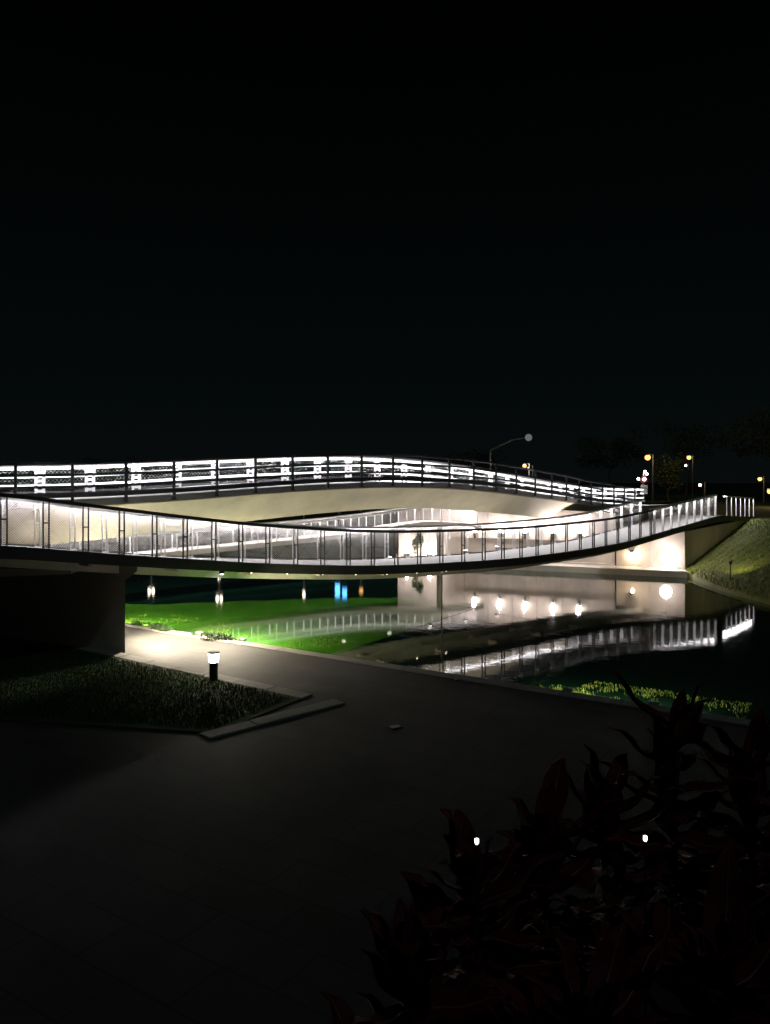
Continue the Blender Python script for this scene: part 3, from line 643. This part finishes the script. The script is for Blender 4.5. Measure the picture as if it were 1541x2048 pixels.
# ------------------------------------------------------------------ maroon shrubs in front of the camera
def leaf_mesh(L, Wd, curl):
    n = 7; v = []; f = []
    for i in range(n + 1):
        t = i / n; w = Wd * math.sin(math.pi * min(1, (t * 0.92 + 0.06))) ** 0.8 * (1 - 0.15 * t)
        y = L * t * (1 - 0.12 * curl * t); z = -curl * L * 0.35 * t * t + 0.02 * math.sin(t * 9)
        for s in (-1, -.5, 0, .5, 1): v.append((s * w, y, z + abs(s) * w * 0.35 + 0.004 * math.sin(t * 14 + s * 3)))
    for i in range(n):
        for k in range(4): a = i * 5 + k; f.append((a, a + 1, a + 6, a + 5))
    me = bpy.data.meshes.new('leaf'); me.from_pydata(v, [], f); me.update(); me.materials.append(M['maroon']); me.materials.append(M['midrib'])
    b = len(v)
    # raised midrib
    bm = bmesh.new(); bm.from_mesh(me)
    prev = None
    for i in range(n + 1):
        c = Vector(v[i * 5 + 2]); w = 0.005 * (1 - .8 * i / n)
        cur = [bm.verts.new(c + Vector((-w, 0, 0.002))), bm.verts.new(c + Vector((0, 0, 0.006))), bm.verts.new(c + Vector((w, 0, 0.002)))]
        if prev:
            for k in range(2): q = bm.faces.new((prev[k], prev[k + 1], cur[k + 1], cur[k])); q.material_index = 1
        prev = cur
    for q in bm.faces: q.smooth = True
    bm.to_mesh(me); bm.free(); return me
LM = [leaf_mesh(.40, .062, .5), leaf_mesh(.34, .055, .9), leaf_mesh(.30, .06, .2)]
shr = [(1.18, 3.15, 3.60, 'tallest maroon shrub, its upright leaf crossing the water edge'), (1.52, 3.2, 3.46, 'maroon shrub at the right edge, reaching towards the water'), (1.62, 2.75, 3.40, 'maroon shrub cut by the right edge of the picture'),
       (0.90, 3.1, 3.36, 'maroon shrub left of the tallest one'), (0.62, 3.0, 3.28, 'maroon shrub in the middle of the top row'), (0.32, 2.8, 3.22, 'maroon shrub at the left end of the top row, leaf pointing left'),
       (0.10, 2.5, 3.02, 'maroon shrub low on the left slope of the clump'), (-0.02, 2.25, 2.86, 'leftmost low maroon shrub of the clump'), (0.62, 2.3, 3.02, 'maroon shrub in the dark middle of the clump'), (1.05, 2.4, 3.10, 'maroon shrub in the second row on the right'),
       (0.36, 1.95, 2.84, 'nearest maroon shrub at the bottom of the picture'), (0.86, 1.9, 2.88, 'near maroon shrub at the bottom right'), (1.25, 2.0, 3.0, 'near maroon shrub by the lower right corner'), (0.02, 1.85, 2.72, 'low maroon shrub at the bottom left of the clump')]
for x, y, z, lab in shr:
    z -= 0.10
    t = empty('maroon_shrub', (x, y, 2.35), lab, 'shrub', 'maroon leaved shrubs in the foreground'); h = z - 2.35
    bm = bmesh.new(); add_cyl(bm, (0, 0, -.05), (0.01, 0, h * .45), 0.014, 0.011, 8); add_cyl(bm, (0.01, 0, h * .44), (0, 0.01, h - .12), 0.011, 0.007, 8); bmesh_obj('stem', bm, 'bark', t)
    for k in range(42):
        u = k / 41; o = link('leaf', random.choice(LM), t); zz = (h - .16) * (0.15 + 0.85 * u); o.location = (0, 0, zz)
        o.rotation_euler = (R(-5 + 75 * u + random.uniform(-14, 14)), R(random.uniform(-25, 25)), k * 2.4 + random.uniform(-.3, .3)); s = random.uniform(.6, 1.12); o.scale = (s, s, s)

# two glints among the shrubs, drawn as small glowing stakes
for x, y, z, lab in [(0.31, 2.6, 3.19, 'tiny white glint among the maroon leaves drawn as a glowing stake, left of two'), (0.93, 2.75, 3.13, 'tiny white glint among the maroon leaves drawn as a glowing stake, right of two')]:
    t = empty('leaf_glint', (x, y, 2.35), lab, 'light', 'glints among the shrubs'); h = z - 2.35
    bm = bmesh.new(); add_cyl(bm, (0, 0, -0.05), (0, 0, h - 0.02), 0.004, n=8); bmesh_obj('stake', bm, 'lamp_body', t)
    bm = bmesh.new(); add_lathe(bm, [(0.004, h - 0.021), (0.0075, h - 0.015), (0.0075, h - 0.003), (0.002, h)], 10); bmesh_obj('lens', bm, 'glint_dot', t)
# ground spot added at the foot of the bank to light the slope
t = empty('bank_fill_spot', (14.0, 31.2, 0.16), 'small added spotlight on a stake at the foot of the grass bank', 'light')
bm = bmesh.new(); add_cyl(bm, (0, 0, -0.1), (0, 0, 0.86), 0.02, n=8); add_cyl(bm, (-0.02, -0.06, 0.87), (0.06, 0.1, 0.91), 0.06, 0.075, n=14); bmesh_obj('housing', bm, 'lamp_body', t)
bm = bmesh.new(); add_cyl(bm, (0.061, 0.102, 0.9105), (0.064, 0.108, 0.912), 0.06, n=14); bmesh_obj('lens', bm, 'lens', t)
lamp('bank_fill', (14.08, 31.36, 1.08), 260, (1.0, 0.86, 0.34), t, 'SPOT', (17.4, 35.4, 1.0), 0.04, 88, 1.0)
